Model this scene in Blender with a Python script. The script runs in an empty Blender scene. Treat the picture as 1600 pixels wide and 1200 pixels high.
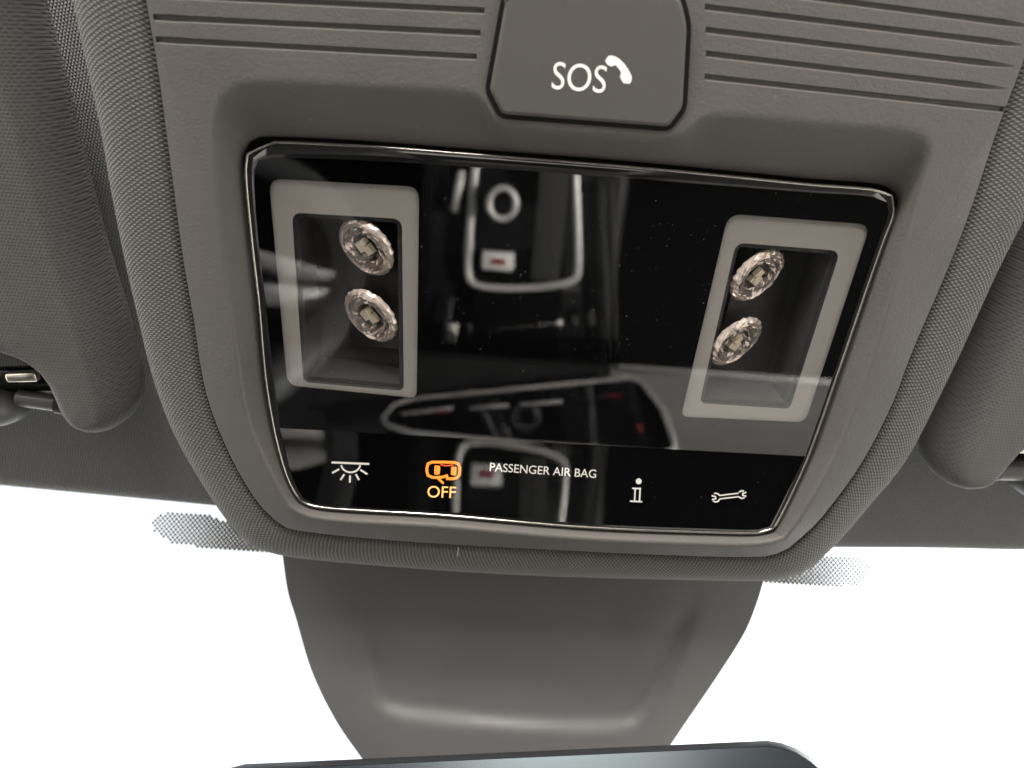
import bpy, bmesh, math, random
from mathutils import Vector, Matrix
from mathutils.geometry import tessellate_polygon
random.seed(7)
sc = bpy.context.scene
COL = sc.collection
R = math.radians

# ------------------------------------------------------------------ camera
# console frame: u right, v towards the rear of the car, w down towards the viewer
H = 1.20            # height of the glossy panel above the car floor
D = 0.228           # metres from the phone to the panel
FPX = 1250.0
A_, B_, C_, X0 = 0.41154668, 0.03154692, -0.06891492, 0.05281259
def _rot():
    ca, sa, cb, sb, cc, s_ = math.cos(A_), math.sin(A_), math.cos(B_), math.sin(B_), math.cos(C_), math.sin(C_)
    rx = Matrix(((1, 0, 0), (0, ca, -sa), (0, sa, ca)))
    ry = Matrix(((cb, 0, sb), (0, 1, 0), (-sb, 0, cb)))
    rz = Matrix(((cc, -s_, 0), (s_, cc, 0), (0, 0, 1)))
    return rz @ ry @ rx
RM = _rot(); RT = RM.transposed()
CAM = -(RT @ Vector((X0, 0, -1.0))) * D
def W(p):
    return Vector((p[0], -p[1], H - p[2]))
cd = bpy.data.cameras.new('Camera'); cam = bpy.data.objects.new('Camera', cd); COL.objects.link(cam)
cd.sensor_width = 36; cd.lens = 36 * FPX / 1600; cd.clip_start = 0.01; cd.clip_end = 3000
m = Matrix.Identity(4)
for i in range(3):
    r = RM[i]
    ax = Vector((r[0], -r[1], -r[2]))
    for k in range(3):
        m[k][i] = ax[k]
m.translation = W(CAM)
cam.matrix_world = m
cd.dof.use_dof = True
cd.dof.focus_distance = 0.225
cd.dof.aperture_fstop = 11.0
sc.camera = cam

# ------------------------------------------------------------------ world, sun, exposure
SUN_EL, SUN_AZ = 32.0, 98.0     # azimuth measured from straight ahead (+Y) towards +X
wd = bpy.data.worlds.new('World'); sc.world = wd; wd.use_nodes = True
nt = wd.node_tree; nt.nodes.clear()
wo = nt.nodes.new('ShaderNodeOutputWorld'); bg = nt.nodes.new('ShaderNodeBackground'); sk = nt.nodes.new('ShaderNodeTexSky')
sk.sky_type = 'NISHITA'; sk.sun_disc = False
sk.sun_elevation = R(SUN_EL); sk.sun_rotation = R(SUN_AZ)
sk.air_density = 1.0; sk.dust_density = 4.0; sk.ozone_density = 0.6
bg.inputs[1].default_value = 0.15
hz = nt.nodes.new('ShaderNodeHueSaturation'); hz.inputs['Saturation'].default_value = .15        # white hazy day
nt.links.new(sk.outputs[0], hz.inputs['Color']); nt.links.new(hz.outputs[0], bg.inputs[0]); nt.links.new(bg.outputs[0], wo.inputs[0])
# added area lamp in place of rear and side glass daylight, behind the viewer
al = bpy.data.lights.new('rear_fill_lamp', 'AREA'); al.shape = 'RECTANGLE'; al.size = 1.1; al.size_y = .5; al.energy = 16.0; al.color = (1.0, .94, .89)
ao = bpy.data.objects.new('rear_fill_lamp', al); COL.objects.link(ao)
ao.location = (-.45, -1.25, .75); ao.rotation_euler = (Vector((-.45, -1.25, .75)) - Vector((0, 0, 1.15))).to_track_quat('Z', 'Y').to_euler()
sl = bpy.data.lights.new('Sun', 'SUN'); sl.energy = 3.2; sl.angle = R(0.5); sl.color = (1.0, 0.95, 0.87)
so = bpy.data.objects.new('Sun', sl); COL.objects.link(so)
sd = Vector((math.sin(R(SUN_AZ)) * math.cos(R(SUN_EL)), math.cos(R(SUN_AZ)) * math.cos(R(SUN_EL)), math.sin(R(SUN_EL))))
so.rotation_euler = sd.to_track_quat('Z', 'Y').to_euler(); so.location = sd * 5
vs = sc.view_settings
sc.display_settings.display_device = 'sRGB'
vs.view_transform = 'Standard'; vs.look = 'None'; vs.gamma = 1.0; vs.exposure = 2.35
vs.use_curve_mapping = False
cy = sc.cycles
cy.use_denoising = True
cy.max_bounces = 8; cy.diffuse_bounces = 5; cy.glossy_bounces = 5; cy.transparent_max_bounces = 12; cy.transmission_bounces = 6
cy.sample_clamp_indirect = 6.0
cy.caustics_reflective = False; cy.caustics_refractive = False

# ------------------------------------------------------------------ tracing helpers
def ray(px, py):
    return RT @ Vector(((px - 800) / FPX, -(py - 600) / FPX, -1.0))
def at(px, py, w):
    d = ray(px, py); t = (w - CAM[2]) / d[2]
    return CAM + d * t
def on(px, py, p0, n):
    d = ray(px, py); t = (p0 - CAM).dot(n) / d.dot(n)
    return CAM + d * t
def proj(p):
    q = RM @ (Vector(p) - CAM)
    return Vector((800 - FPX * q[0] / q[2], 600 + FPX * q[1] / q[2]))
def dist(px, py, t):
    return CAM + ray(px, py).normalized() * t
CR0, CR1 = at(437, 669, 0), at(1258, 713, 0)          # crease between the panel's two facets
_cd = (CR1 - CR0).normalized()
_down = Vector((_cd[1], -_cd[0], 0))                  # in plane, towards the windscreen
if _down[1] > 0: _down = -_down
SLOPE0, SLOPE1, STRIP = math.tan(R(7.3)), math.tan(R(13.5)), .0215     # the touch strip is a shallow scoop
def scoop(d):
    return 0.0 if d <= 0 else SLOPE0 * d + .5 * (SLOPE1 - SLOPE0) / STRIP * d * d
def facet_w(p):
    return scoop((Vector((p[0], p[1], 0)) - CR0).dot(_down))
def low(px, py, off=0.0):
    d = ray(px, py); w = off
    for _ in range(12):
        p = CAM + d * ((w - CAM[2]) / d[2]); w = facet_w(p) + off
    return CAM + d * ((w - CAM[2]) / d[2])
def onpanel(px, py, off=0.0):
    p = at(px, py, off)
    return low(px, py, off) if (p - CR0).dot(_down) > 0 else p

def crom(pts, n):
    """centripetal-ish smooth resampling of an open polyline to n points (by arc length)"""
    P = [Vector(p) for p in pts]
    P = [P[0] * 2 - P[1]] + P + [P[-1] * 2 - P[-2]]
    dense = []
    for i in range(1, len(P) - 2):
        p0, p1, p2, p3 = P[i - 1:i + 3]
        d0 = max((p1 - p0).length ** .5, 1e-9); d1 = max((p2 - p1).length ** .5, 1e-9); d2 = max((p3 - p2).length ** .5, 1e-9)
        m1 = ((p1 - p0) / d0 - (p2 - p0) / (d0 + d1) + (p2 - p1) / d1) * d1
        m2 = ((p2 - p1) / d1 - (p3 - p1) / (d1 + d2) + (p3 - p2) / d2) * d1
        for k in range(12):
            t = k / 12
            dense.append(p1 * (2*t**3 - 3*t*t + 1) + m1 * (t**3 - 2*t*t + t) + p2 * (-2*t**3 + 3*t*t) + m2 * (t**3 - t*t))
    dense.append(P[-2])
    return resample(dense, n)
def resample(dense, n):
    L = [0.0]
    for i in range(1, len(dense)): L.append(L[-1] + (dense[i] - dense[i - 1]).length)
    out = []; j = 0
    for k in range(n):
        s = L[-1] * k / (n - 1)
        while j < len(L) - 2 and L[j + 1] < s: j += 1
        f = (s - L[j]) / max(L[j + 1] - L[j], 1e-12)
        out.append(dense[j].lerp(dense[j + 1], min(max(f, 0), 1)))
    return out
NS = (44, 40, 44, 64)
def ring(sides):
    out = []
    for s, n in zip(sides, NS):
        out += crom(s, n + 1)[:-1]
    return out

# ------------------------------------------------------------------ object helpers
def tag(o, label=None, cat=None, group=None, kind=None):
    if label: o['label'] = label
    if cat: o['category'] = cat
    if group: o['group'] = group
    if kind: o['kind'] = kind
    return o
def thing(name, loc, label, cat, group=None):
    o = bpy.data.objects.new(name, None); COL.objects.link(o); o.location = loc
    o.empty_display_size = 0.02
    return tag(o, label, cat, group)
def root_loc(p):
    v = Vector((0, 0, 0))
    while p is not None:
        v += p.location; p = p.parent
    return v
def mk(name, verts, faces, mat, parent=None, smooth=False, uvs=None, sharp=None):
    """one mesh object; verts in world metres"""
    off = root_loc(parent)
    me = bpy.data.meshes.new(name)
    me.from_pydata([tuple(Vector(v) - off) for v in verts], [], faces)
    if uvs:
        ul = me.uv_layers.new(name='UVMap')
        for lp in me.loops: ul.data[lp.index].uv = uvs[lp.vertex_index]
    me.materials.append(mat)
    if smooth:
        me.polygons.foreach_set('use_smooth', [True] * len(me.polygons))
        if sharp: me.set_sharp_from_angle(angle=R(sharp))
    me.validate(); me.update()
    o = bpy.data.objects.new(name, me); COL.objects.link(o); o.parent = parent
    return o
def recalc(o):
    bm = bmesh.new(); bm.from_mesh(o.data); bmesh.ops.recalc_face_normals(bm, faces=bm.faces[:]); bm.to_mesh(o.data); bm.free()
    return o
def loft(rings, closed_profile=False):
    """rings: list of closed rings (world points) -> verts, faces, uvs (metres)"""
    n = len(rings[0]); v = []; f = []; uv = []
    mid = rings[len(rings) // 2]
    s = [0.0]
    for i in range(1, n): s.append(s[-1] + (mid[i] - mid[i - 1]).length)
    t = 0.0
    for j, r in enumerate(rings):
        if j: t += sum((r[i] - rings[j - 1][i]).length for i in range(0, n, 4)) / len(range(0, n, 4))
        for i in range(n):
            v.append(r[i]); uv.append((s[i], t))
    m_ = len(rings)
    for j in range(m_ if closed_profile else m_ - 1):
        k = (j + 1) % m_
        for i in range(n):
            i2 = (i + 1) % n
            f.append((j * n + i, j * n + i2, k * n + i2, k * n + i))
    return v, f, uv
def fillet(pts, rad, seg=4):
    """round the inner corners of an open 3-D polyline; rad is one value per inner point"""
    out = [pts[0]]
    for i in range(1, len(pts) - 1):
        a, b, c = pts[i - 1], pts[i], pts[i + 1]
        r1 = min(rad[i - 1], (a - b).length * .45); r2 = min(rad[i - 1], (c - b).length * .45)
        s, e = b + (a - b).normalized() * r1 if r1 > 1e-9 else b, b + (c - b).normalized() * r2 if r2 > 1e-9 else b
        for k in range(seg + 1):
            t = k / seg
            out.append(s * (1 - t) ** 2 + b * 2 * t * (1 - t) + e * t * t)
    out.append(pts[-1])
    return out
def transp(L):
    return [list(x) for x in zip(*L)]
def tube(path, rad, n=8, closed=False, flat=1.0, up=Vector((0, 0, 1))):
    v = []; f = []; m_ = len(path)
    for i, p in enumerate(path):
        a = path[i - 1] if (i or closed) else p; b = path[(i + 1) % m_] if (i < m_ - 1 or closed) else p
        d = (b - a).normalized(); s = d.cross(up)
        if s.length < 1e-6: s = d.cross(Vector((1, 0, 0)))
        s.normalize(); u = s.cross(d)
        for k in range(n):
            t = 2 * math.pi * k / n
            v.append(p + s * math.cos(t) * rad + u * math.sin(t) * rad * flat)
    for i in range(m_ if closed else m_ - 1):
        j = (i + 1) % m_
        for k in range(n):
            k2 = (k + 1) % n
            f.append((i * n + k, i * n + k2, j * n + k2, j * n + k))
    if not closed:
        f.append(tuple(range(n - 1, -1, -1))); f.append(tuple((m_ - 1) * n + k for k in range(n)))
    return v, f
def box_vf(c, sx, sy, sz, rot=None, bev=0.0, seg=3):
    bm = bmesh.new(); bmesh.ops.create_cube(bm, size=1.0)
    for q in bm.verts: q.co = Vector((q.co.x * sx, q.co.y * sy, q.co.z * sz))
    if bev: bmesh.ops.bevel(bm, geom=bm.edges[:], offset=bev, segments=seg, profile=.5, affect='EDGES')
    M_ = rot if rot else Matrix.Identity(3)
    v = [M_ @ q.co + Vector(c) for q in bm.verts]; bm.verts.index_update()
    f = [tuple(q.index for q in fc.verts) for fc in bm.faces]; bm.free()
    return v, f
def fill(outer, holes=()):
    """triangles over an outline with holes, points are Vectors (u,v,w); returns verts, faces"""
    polys = [[Vector((p[0], p[1], 0)) for p in q] for q in (outer, *holes)]
    tri = tessellate_polygon(polys)
    v = [p for q in (outer, *holes) for p in q]
    f = []
    for a, b, c in tri:
        A, B, C = v[a], v[b], v[c]
        cr = (B[0]-A[0])*(C[1]-A[1]) - (B[1]-A[1])*(C[0]-A[0])
        f.append((a, b, c) if cr > 0 else (a, c, b))
    return v, f
def extrude_outline(pts, w0, w1, bev=0.0, seg=3):
    """solid from an outline (list of uv points), front face at w1 (towards viewer), back at w0; bevelled front edge"""
    rings = [[W((p[0], p[1], w0)) for p in pts]]
    if bev:
        for k in range(seg + 1):
            t = k / seg * math.pi / 2
            off = bev * (1 - math.cos(t)); z = w1 - bev + bev * math.sin(t)
            q = inset(pts, off)
            rings.append([W((p[0], p[1], z)) for p in q])
        last = inset(pts, bev)
    else:
        rings.append([W((p[0], p[1], w1)) for p in pts]); last = pts
    v, f, _ = loft(rings)
    n = len(pts); base = len(v) - n
    _, tf = fill([Vector((p[0], p[1], 0)) for p in last])
    f += [tuple(base + i for i in t) for t in tf]
    return v, f
def inset(pts, d):
    """move a closed counter-clockwise outline inwards by d"""
    n = len(pts); out = []
    ar = sum(pts[i][0] * pts[(i + 1) % n][1] - pts[(i + 1) % n][0] * pts[i][1] for i in range(n))
    sg = 1 if ar > 0 else -1
    for i in range(n):
        a, b, c = pts[i - 1], pts[i], pts[(i + 1) % n]
        t1 = Vector((b[0] - a[0], b[1] - a[1])); t2 = Vector((c[0] - b[0], c[1] - b[1]))
        t1.normalize(); t2.normalize()
        nn = Vector((-(t1[1] + t2[1]), t1[0] + t2[0])) * sg
        l = nn.length
        nn = nn / l if l > 1e-9 else Vector((0, 0))
        k = 1 / max(l / 2, .6)
        out.append(Vector((b[0] + nn[0] * d * k, b[1] + nn[1] * d * k, b[2] if len(b) > 2 else 0)))
    return out
def rounded(quad, r, seg=5):
    """outline of a polygon in pixels with rounded corners of radius r (pixels)"""
    out = []; n = len(quad)
    for i in range(n):
        a, b, c = Vector(quad[i - 1]), Vector(quad[i]), Vector(quad[(i + 1) % n])
        rr = r[i] if isinstance(r, (list, tuple)) else r
        s = b + (a - b).normalized() * rr; e = b + (c - b).normalized() * rr
        for k in range(seg + 1):
            t = k / seg
            out.append(s * (1 - t) ** 2 + b * 2 * t * (1 - t) + e * t * t)
    return out
def densify(pts, step):
    out = []; n = len(pts)
    for i in range(n):
        a, b = Vector(pts[i]), Vector(pts[(i + 1) % n]); k = max(1, int((b - a).length / step))
        for j in range(k): out.append(a.lerp(b, j / k))
    return out

# ------------------------------------------------------------------ materials
def mat(name, col=(.1, .1, .1), rough=.5, spec=.5, metal=0.0, coat=0.0, emit=None, es=0.0, trans=0.0, ior=1.45):
    mt = bpy.data.materials.new(name); mt.use_nodes = True
    p = mt.node_tree.nodes['Principled BSDF']
    p.inputs['Base Color'].default_value = (*col, 1); p.inputs['Roughness'].default_value = rough
    p.inputs['Specular IOR Level'].default_value = spec; p.inputs['Metallic'].default_value = metal
    p.inputs['Coat Weight'].default_value = coat; p.inputs['Coat Roughness'].default_value = .05
    p.inputs['Transmission Weight'].default_value = trans; p.inputs['IOR'].default_value = ior
    if emit: p.inputs['Emission Color'].default_value = (*emit, 1); p.inputs['Emission Strength'].default_value = es
    return mt
def nd(mt, t, **kw):
    n = mt.node_tree.nodes.new(t)
    for k, v in kw.items(): setattr(n, k, v)
    return n
def lk(mt, a, b): mt.node_tree.links.new(a, b)
def mth(mt, op, a, b=None):
    n = nd(mt, 'ShaderNodeMath', operation=op)
    for i, x in enumerate((a, b)):
        if x is None: continue
        if isinstance(x, (int, float)): n.inputs[i].default_value = x
        else: lk(mt, x, n.inputs[i])
    return n.outputs[0]
def grain(mt, scale, strength, dist_, colvar=.12, voro=False, dust=0.0):
    """fine moulded grain plus slow tone variation"""
    p = mt.node_tree.nodes['Principled BSDF']; base = list(p.inputs['Base Color'].default_value)
    tc = nd(mt, 'ShaderNodeTexCoord')
    if voro:
        t = nd(mt, 'ShaderNodeTexVoronoi', feature='SMOOTH_F1'); t.inputs['Scale'].default_value = scale; src = t.outputs['Distance']
    else:
        t = nd(mt, 'ShaderNodeTexNoise'); t.inputs['Scale'].default_value = scale; t.inputs['Detail'].default_value = 3; src = t.outputs['Fac']
    lk(mt, tc.outputs['Object'], t.inputs['Vector'])
    b = nd(mt, 'ShaderNodeBump'); b.inputs['Strength'].default_value = strength; b.inputs['Distance'].default_value = dist_
    lk(mt, src, b.inputs['Height']); lk(mt, b.outputs[0], p.inputs['Normal'])
    n2 = nd(mt, 'ShaderNodeTexNoise'); n2.inputs['Scale'].default_value = 38; n2.inputs['Detail'].default_value = 5
    lk(mt, tc.outputs['Object'], n2.inputs['Vector'])
    mx = nd(mt, 'ShaderNodeMix', data_type='RGBA')
    mx.inputs[6].default_value = [c * (1 - colvar) for c in base[:3]] + [1]; mx.inputs[7].default_value = [c * (1 + colvar) for c in base[:3]] + [1]
    lk(mt, n2.outputs['Fac'], mx.inputs[0]); last = mx.outputs[2]
    if dust:
        n3 = nd(mt, 'ShaderNodeTexNoise'); n3.inputs['Scale'].default_value = 900; n3.inputs['Detail'].default_value = 1
        lk(mt, tc.outputs['Object'], n3.inputs['Vector'])
        mr = nd(mt, 'ShaderNodeMapRange'); mr.inputs[1].default_value = .74; mr.inputs[2].default_value = .8; mr.inputs[4].default_value = dust
        lk(mt, n3.outputs['Fac'], mr.inputs[0])
        m2 = nd(mt, 'ShaderNodeMix', data_type='RGBA'); m2.inputs[7].default_value = (.5, .48, .45, 1)
        lk(mt, mr.outputs[0], m2.inputs[0]); lk(mt, last, m2.inputs[6]); last = m2.outputs[2]
    lk(mt, last, p.inputs['Base Color'])
    r = p.inputs['Roughness'].default_value
    mr = nd(mt, 'ShaderNodeMapRange'); mr.inputs[1].default_value = .3; mr.inputs[2].default_value = .7; mr.inputs[3].default_value = max(0, r - .13); mr.inputs[4].default_value = min(1, r + .13)
    lk(mt, n2.outputs['Fac'], mr.inputs[0]); lk(mt, mr.outputs[0], p.inputs['Roughness'])
    return mt
def knit(name, dark, light, px_, py_, uv=False, ribs=0.0, strength=.8, dist_=.0004, plane=('X', 'Y'), turn=0.0, wobble=.0006):
    """knitted roof cloth: staggered stitches of pitch px_ by py_ metres"""
    mt = mat(name, light, .95, .15)
    p = mt.node_tree.nodes['Principled BSDF']; p.inputs['Sheen Weight'].default_value = .25; p.inputs['Sheen Roughness'].default_value = .5
    tc = nd(mt, 'ShaderNodeTexCoord'); mp = nd(mt, 'ShaderNodeMapping'); mp.inputs['Rotation'].default_value = (0, 0, turn)
    # yarn wobble
    nz = nd(mt, 'ShaderNodeTexNoise'); nz.inputs['Scale'].default_value = 260; nz.inputs['Detail'].default_value = 2
    src = tc.outputs['UV' if uv else 'Object']
    lk(mt, src, nz.inputs['Vector'])
    wob = nd(mt, 'ShaderNodeVectorMath', operation='MULTIPLY_ADD')
    wob.inputs[1].default_value = (wobble, wobble, 0); lk(mt, nz.outputs['Color'], wob.inputs[0]); lk(mt, src, wob.inputs[2])
    lk(mt, wob.outputs[0], mp.inputs['Vector'])
    sp = nd(mt, 'ShaderNodeSeparateXYZ'); lk(mt, mp.outputs[0], sp.inputs[0])
    x = mth(mt, 'MULTIPLY', sp.outputs[plane[0]], 1 / px_); y = mth(mt, 'MULTIPLY', sp.outputs[plane[1]], .5 / py_)
    a = mth(mt, 'SINE', mth(mt, 'MULTIPLY', mth(mt, 'ADD', x, y), math.pi))
    b = mth(mt, 'SINE', mth(mt, 'MULTIPLY', mth(mt, 'SUBTRACT', x, y), math.pi))
    h = mth(mt, 'ABSOLUTE', mth(mt, 'MULTIPLY', a, b))
    if ribs:
        c = mth(mt, 'ABSOLUTE', mth(mt, 'SINE', mth(mt, 'MULTIPLY', y, 2 * math.pi)))
        h = mth(mt, 'ADD', mth(mt, 'MULTIPLY', h, 1 - ribs), mth(mt, 'MULTIPLY', c, ribs))
    bp = nd(mt, 'ShaderNodeBump'); bp.inputs['Strength'].default_value = strength; bp.inputs['Distance'].default_value = dist_
    lk(mt, h, bp.inputs['Height']); lk(mt, bp.outputs[0], p.inputs['Normal'])
    mx = nd(mt, 'ShaderNodeMix', data_type='RGBA'); mx.inputs[6].default_value = (*dark, 1); mx.inputs[7].default_value = (*light, 1)
    fz = nd(mt, 'ShaderNodeTexNoise'); fz.inputs['Scale'].default_value = 1500; fz.inputs['Detail'].default_value = 2; lk(mt, src, fz.inputs['Vector'])
    lk(mt, mth(mt, 'MULTIPLY', h, mth(mt, 'ADD', mth(mt, 'MULTIPLY', fz.outputs['Fac'], .9), .5)), mx.inputs[0])
    sn = nd(mt, 'ShaderNodeTexNoise'); sn.inputs['Scale'].default_value = 14; sn.inputs['Detail'].default_value = 4; lk(mt, tc.outputs['Object'], sn.inputs['Vector'])
    hs = nd(mt, 'ShaderNodeHueSaturation'); lk(mt, mx.outputs[2], hs.inputs['Color'])
    lk(mt, mth(mt, 'ADD', mth(mt, 'MULTIPLY', sn.outputs['Fac'], .35), .83), hs.inputs['Value'])
    lk(mt, hs.outputs[0], p.inputs['Base Color'])
    return mt
def pane(name, ior=1.5, tint=(1, 1, 1), rough=0.0):
    """clear sheet: see-through with real mirror reflection by Fresnel"""
    mt = bpy.data.materials.new(name); mt.use_nodes = True; t = mt.node_tree; t.nodes.clear()
    o = t.nodes.new('ShaderNodeOutputMaterial'); mx = t.nodes.new('ShaderNodeMixShader'); fr = t.nodes.new('ShaderNodeFresnel')
    tr = t.nodes.new('ShaderNodeBsdfTransparent'); gl = t.nodes.new('ShaderNodeBsdfGlossy')
    ge = t.nodes.new('ShaderNodeNewGeometry'); mi = t.nodes.new('ShaderNodeMix')       # a thin sheet reflects alike from both sides
    mi.inputs[2].default_value = ior; mi.inputs[3].default_value = 1 / ior
    t.links.new(ge.outputs['Backfacing'], mi.inputs[0]); t.links.new(mi.outputs[0], fr.inputs[0])
    tr.inputs[0].default_value = (*tint, 1); gl.inputs['Roughness'].default_value = rough
    t.links.new(fr.outputs[0], mx.inputs[0]); t.links.new(tr.outputs[0], mx.inputs[1]); t.links.new(gl.outputs[0], mx.inputs[2]); t.links.new(mx.outputs[0], o.inputs[0])
    return mt

M = {}
M['bezel'] = grain(mat('grained_grey_plastic', (.090, .085, .080), .58, .4), 1250, .5, .0003, .06, dust=.10)
M['button'] = grain(mat('button_plastic', (.080, .076, .072), .6, .35), 2600, .2, .0002, .04)
M['shroud'] = grain(mat('mirror_cover_plastic', (.105, .104, .104), .43, .45), 2200, .18, .0002, .06)
M['gap'] = mat('gap_black', (.004, .004, .004), .6, .2)
M['mask'] = mat('black_backing', (.0015, .0016, .0018), .9, .0)
M['rim'] = mat('black_gloss_rim', (.004, .004, .004), .08, 1.0, coat=1.0)
M['bead'] = mat('bead_highlight_metal', (.44, .42, .38), .14, .5, metal=1.0)  # metal chosen so the added bead draws the rim highlight
M['glass'] = pane('panel_glass', 1.95, rough=.02)
M['stripglass'] = pane('strip_glass', 1.62, rough=.02)
M['frame'] = grain(mat('lamp_frame_grey', (.255, .240, .222), .6, .3), 2200, .15, .0002, .05)
M['recess'] = grain(mat('lamp_recess_dark', (.032, .032, .031), .5, .4), 2600, .5, .0003, .15, dust=.18)
M['lens'] = mat('crystal_lens', (.74, .63, .56), .16, .8, metal=.45)
M['lensdark'] = mat('lens_inner', (.16, .14, .13), .12, .8, metal=.5)
M['lensmid'] = mat('lens_facets', (.50, .43, .39), .10, .8, metal=.55)
M['led'] = mat('led_pad', (.92, .80, .62), .35, .6)
M['white'] = mat('white_print', (.72, .70, .66), .6, .3)
M['soswhite'] = mat('sos_white', (.88, .87, .83), .5, .3)
M['amber'] = mat('amber_lit', (.3, .12, .02), .6, .2, emit=(1.0, .27, .03), es=.26)
M['amber2'] = mat('amber_lit_pale', (.5, .3, .1), .6, .2, emit=(1.0, .46, .15), es=.24)
M['red'] = mat('red_lit', (.4, .05, .02), .6, .2, emit=(1.0, .12, .04), es=.25)
M['cloth'] = knit('surround_knit', (.035, .035, .030), (.150, .150, .135), .00125, .0010, uv=True, strength=.6)
M['liner'] = knit('headliner_knit', (.072, .074, .076), (.255, .262, .268), .0011, .0009, turn=.25)
M['visor'] = knit('visor_knit', (.050, .049, .048), (.096, .093, .091), .0010, .00095, ribs=.5, strength=.3, wobble=.0002)
M['pivot'] = grain(mat('pivot_plastic', (.075, .073, .07), .32, .5), 1800, .15, .0002)
M['chrome'] = mat('bright_metal', (.75, .70, .62), .18, .5, metal=1.0)
M['dot'] = mat('frit_glare_grey', (.20, .185, .16), .8, .2)  # black print greyed, glare put into its colour
M['wind'] = pane('windscreen_glass', 1.5, (.93, .97, .97))
M['mirror'] = mat('mirror_glass', (.13, .155, .17), .2, .5, metal=1.0)
M['mirrorrim'] = mat('mirror_housing', (.03, .032, .035), .3, .5)
M['dust'] = mat('dust', (.30, .29, .27), .9, .1)
M['hair'] = mat('lint', (.75, .72, .62), .6, .3)
M['blackp'] = grain(mat('cabin_black_plastic', (.012, .012, .012), .45, .4), 900, .2, .0003)
M['blackg'] = mat('cabin_piano_black', (.006, .006, .006), .08, .5)
M['silver'] = mat('satin_silver', (.72, .70, .67), .35, .5, metal=.35)
M['btnwhite'] = mat('button_white', (.85, .84, .82), .5, .4)
M['btnred'] = mat('button_red', (.30, .03, .03), .5, .4)
M['mat_grey'] = mat('rubber_mat', (.05, .05, .048), .8, .2)
M['dashp'] = grain(mat('dash_pad', (.14, .137, .13), .6, .3), 700, .3, .0005)
M['dashd'] = grain(mat('dash_dark', (.010, .010, .010), .55, .3), 700, .3, .0005)
M['screen'] = mat('screen_glass', (.006, .007, .009), .06, .6)
M['seat'] = knit('seat_cloth', (.03, .03, .03), (.13, .12, .115), .003, .003)
M['leather'] = grain(mat('wheel_leather', (.05, .05, .05), .45, .4), 800, .3, .0004)
M['carpet'] = grain(mat('floor_carpet', (.006, .006, .006), .95, .02), 500, .6, .002)
M['ground'] = grain(mat('asphalt', (.30, .29, .27), .9, .2), 40, .4, .01, .2)
M['band'] = bpy.data.materials.new('pale_band'); M['band'].use_nodes = True
_t = M['band'].node_tree; _tr = _t.nodes.new('ShaderNodeBsdfTranslucent'); _tr.inputs[0].default_value = (.9, .84, .68, 1)
_t.links.new(_tr.outputs[0], _t.nodes['Material Output'].inputs[0])
# ------------------------------------------------------------------ the setting
g = mk('ground', [(-600, -600, -.35), (600, -600, -.35), (600, 600, -.35), (-600, 600, -.35)], [(0, 1, 2, 3)], M['ground']); tag(g, kind='structure')
fv, ff = box_vf((0, -.15, -.03), 1.45, 2.6, .06, bev=.01)
tag(mk('car_floor', fv, ff, M['carpet']), kind='structure')

WL = -.050           # roof cloth level
# front edge of the headliner, traced left to right, continued past the frame
edge_px = [(-420, 722), (-200, 743), (0, 762), (170, 778), (340, 794), (600, 823), (900, 845), (1130, 856), (1310, 859), (1460, 860), (1600, 863), (1800, 862), (2020, 858)]
edge = [at(x, y, WL - .004) for x, y in edge_px]
ex = [p[0] for p in edge]
ul = edge[0] + (edge[0] - edge[1]).normalized() * .42; ur = edge[-1] + (edge[-1] - edge[-2]).normalized() * .42
edge = crom([ul] + edge + [ur], 90)
rows = []
for k in range(7):                                            # the rolled front edge turns up to the glass
    t = k / 6 * math.pi / 2
    rows.append([Vector((p[0], p[1] + .008 - .008 * math.sin(t), WL - .008 * (1 - math.cos(t)))) for p in edge])
back = []
for j, dv in enumerate((.02, .06, .14, .3, .6, 1.1)):
    back.append([Vector((p[0] * (1 - .0), p[1] + .008 + dv, WL)) for p in edge])
allr = back[::-1] + rows + [[Vector((p[0], p[1], WL - .02)) for p in edge]]
n = len(edge); v = [W(p) for r_ in allr for p in r_]; f = []
for j in range(len(allr) - 1):
    for i in range(n - 1): f.append((j * n + i, j * n + i + 1, (j + 1) * n + i + 1, (j + 1) * n + i))
head = mk('headliner', v, f, M['liner'], smooth=True); tag(head, kind='structure')
# roof skin above, keeps the sky out
rb = [W((p[0], p[1] + .004, WL - .03)) for p in edge] + [W((p[0], p[1] + 1.1, WL - .03)) for p in edge]
f = [(i, i + 1, n + i + 1, n + i) for i in range(n - 1)]
tag(mk('roof_panel', rb + [q + Vector((0, 0, .004)) for q in rb], f + [tuple(2 * n + k for k in q[::-1]) for q in f], M['carpet']), kind='structure')

# ------------------------------------------------------------------ cloth surround and console bezel
A_ring = ring([
 [(390,222),(381,240),(381,277),(390,370),(401,468),(413,600),(433,700),(450,753),(467,783)],
 [(467,783),(480,790),(695,806),(915,825),(1100,832),(1190,833),(1207,830)],
 [(1207,830),(1216,815),(1258,725),(1310,581),(1351,462),(1382,374),(1403,317),(1400,303)],
 [(1400,303),(1385,292),(1258,279),(1000,254),(720,232),(560,220),(420,214),(404,215),(390,222)]])
B_ring = ring([
 [(346,158),(335,190),(338,300),(350,420),(366,520),(383,633),(405,700),(430,747),(452,790)],
 [(452,790),(480,806),(695,823),(915,842),(1100,850),(1190,850),(1226,842)],
 [(1226,842),(1248,812),(1310,700),(1363,560),(1405,420),(1440,300),(1455,240),(1447,216)],
 [(1447,216),(1425,207),(1300,197),(1110,184),(1088,192),(1066,213),(1045,217),(790,196),(772,188),(756,160),(742,150),(560,138),(400,131),(370,136),(346,158)]])
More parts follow.
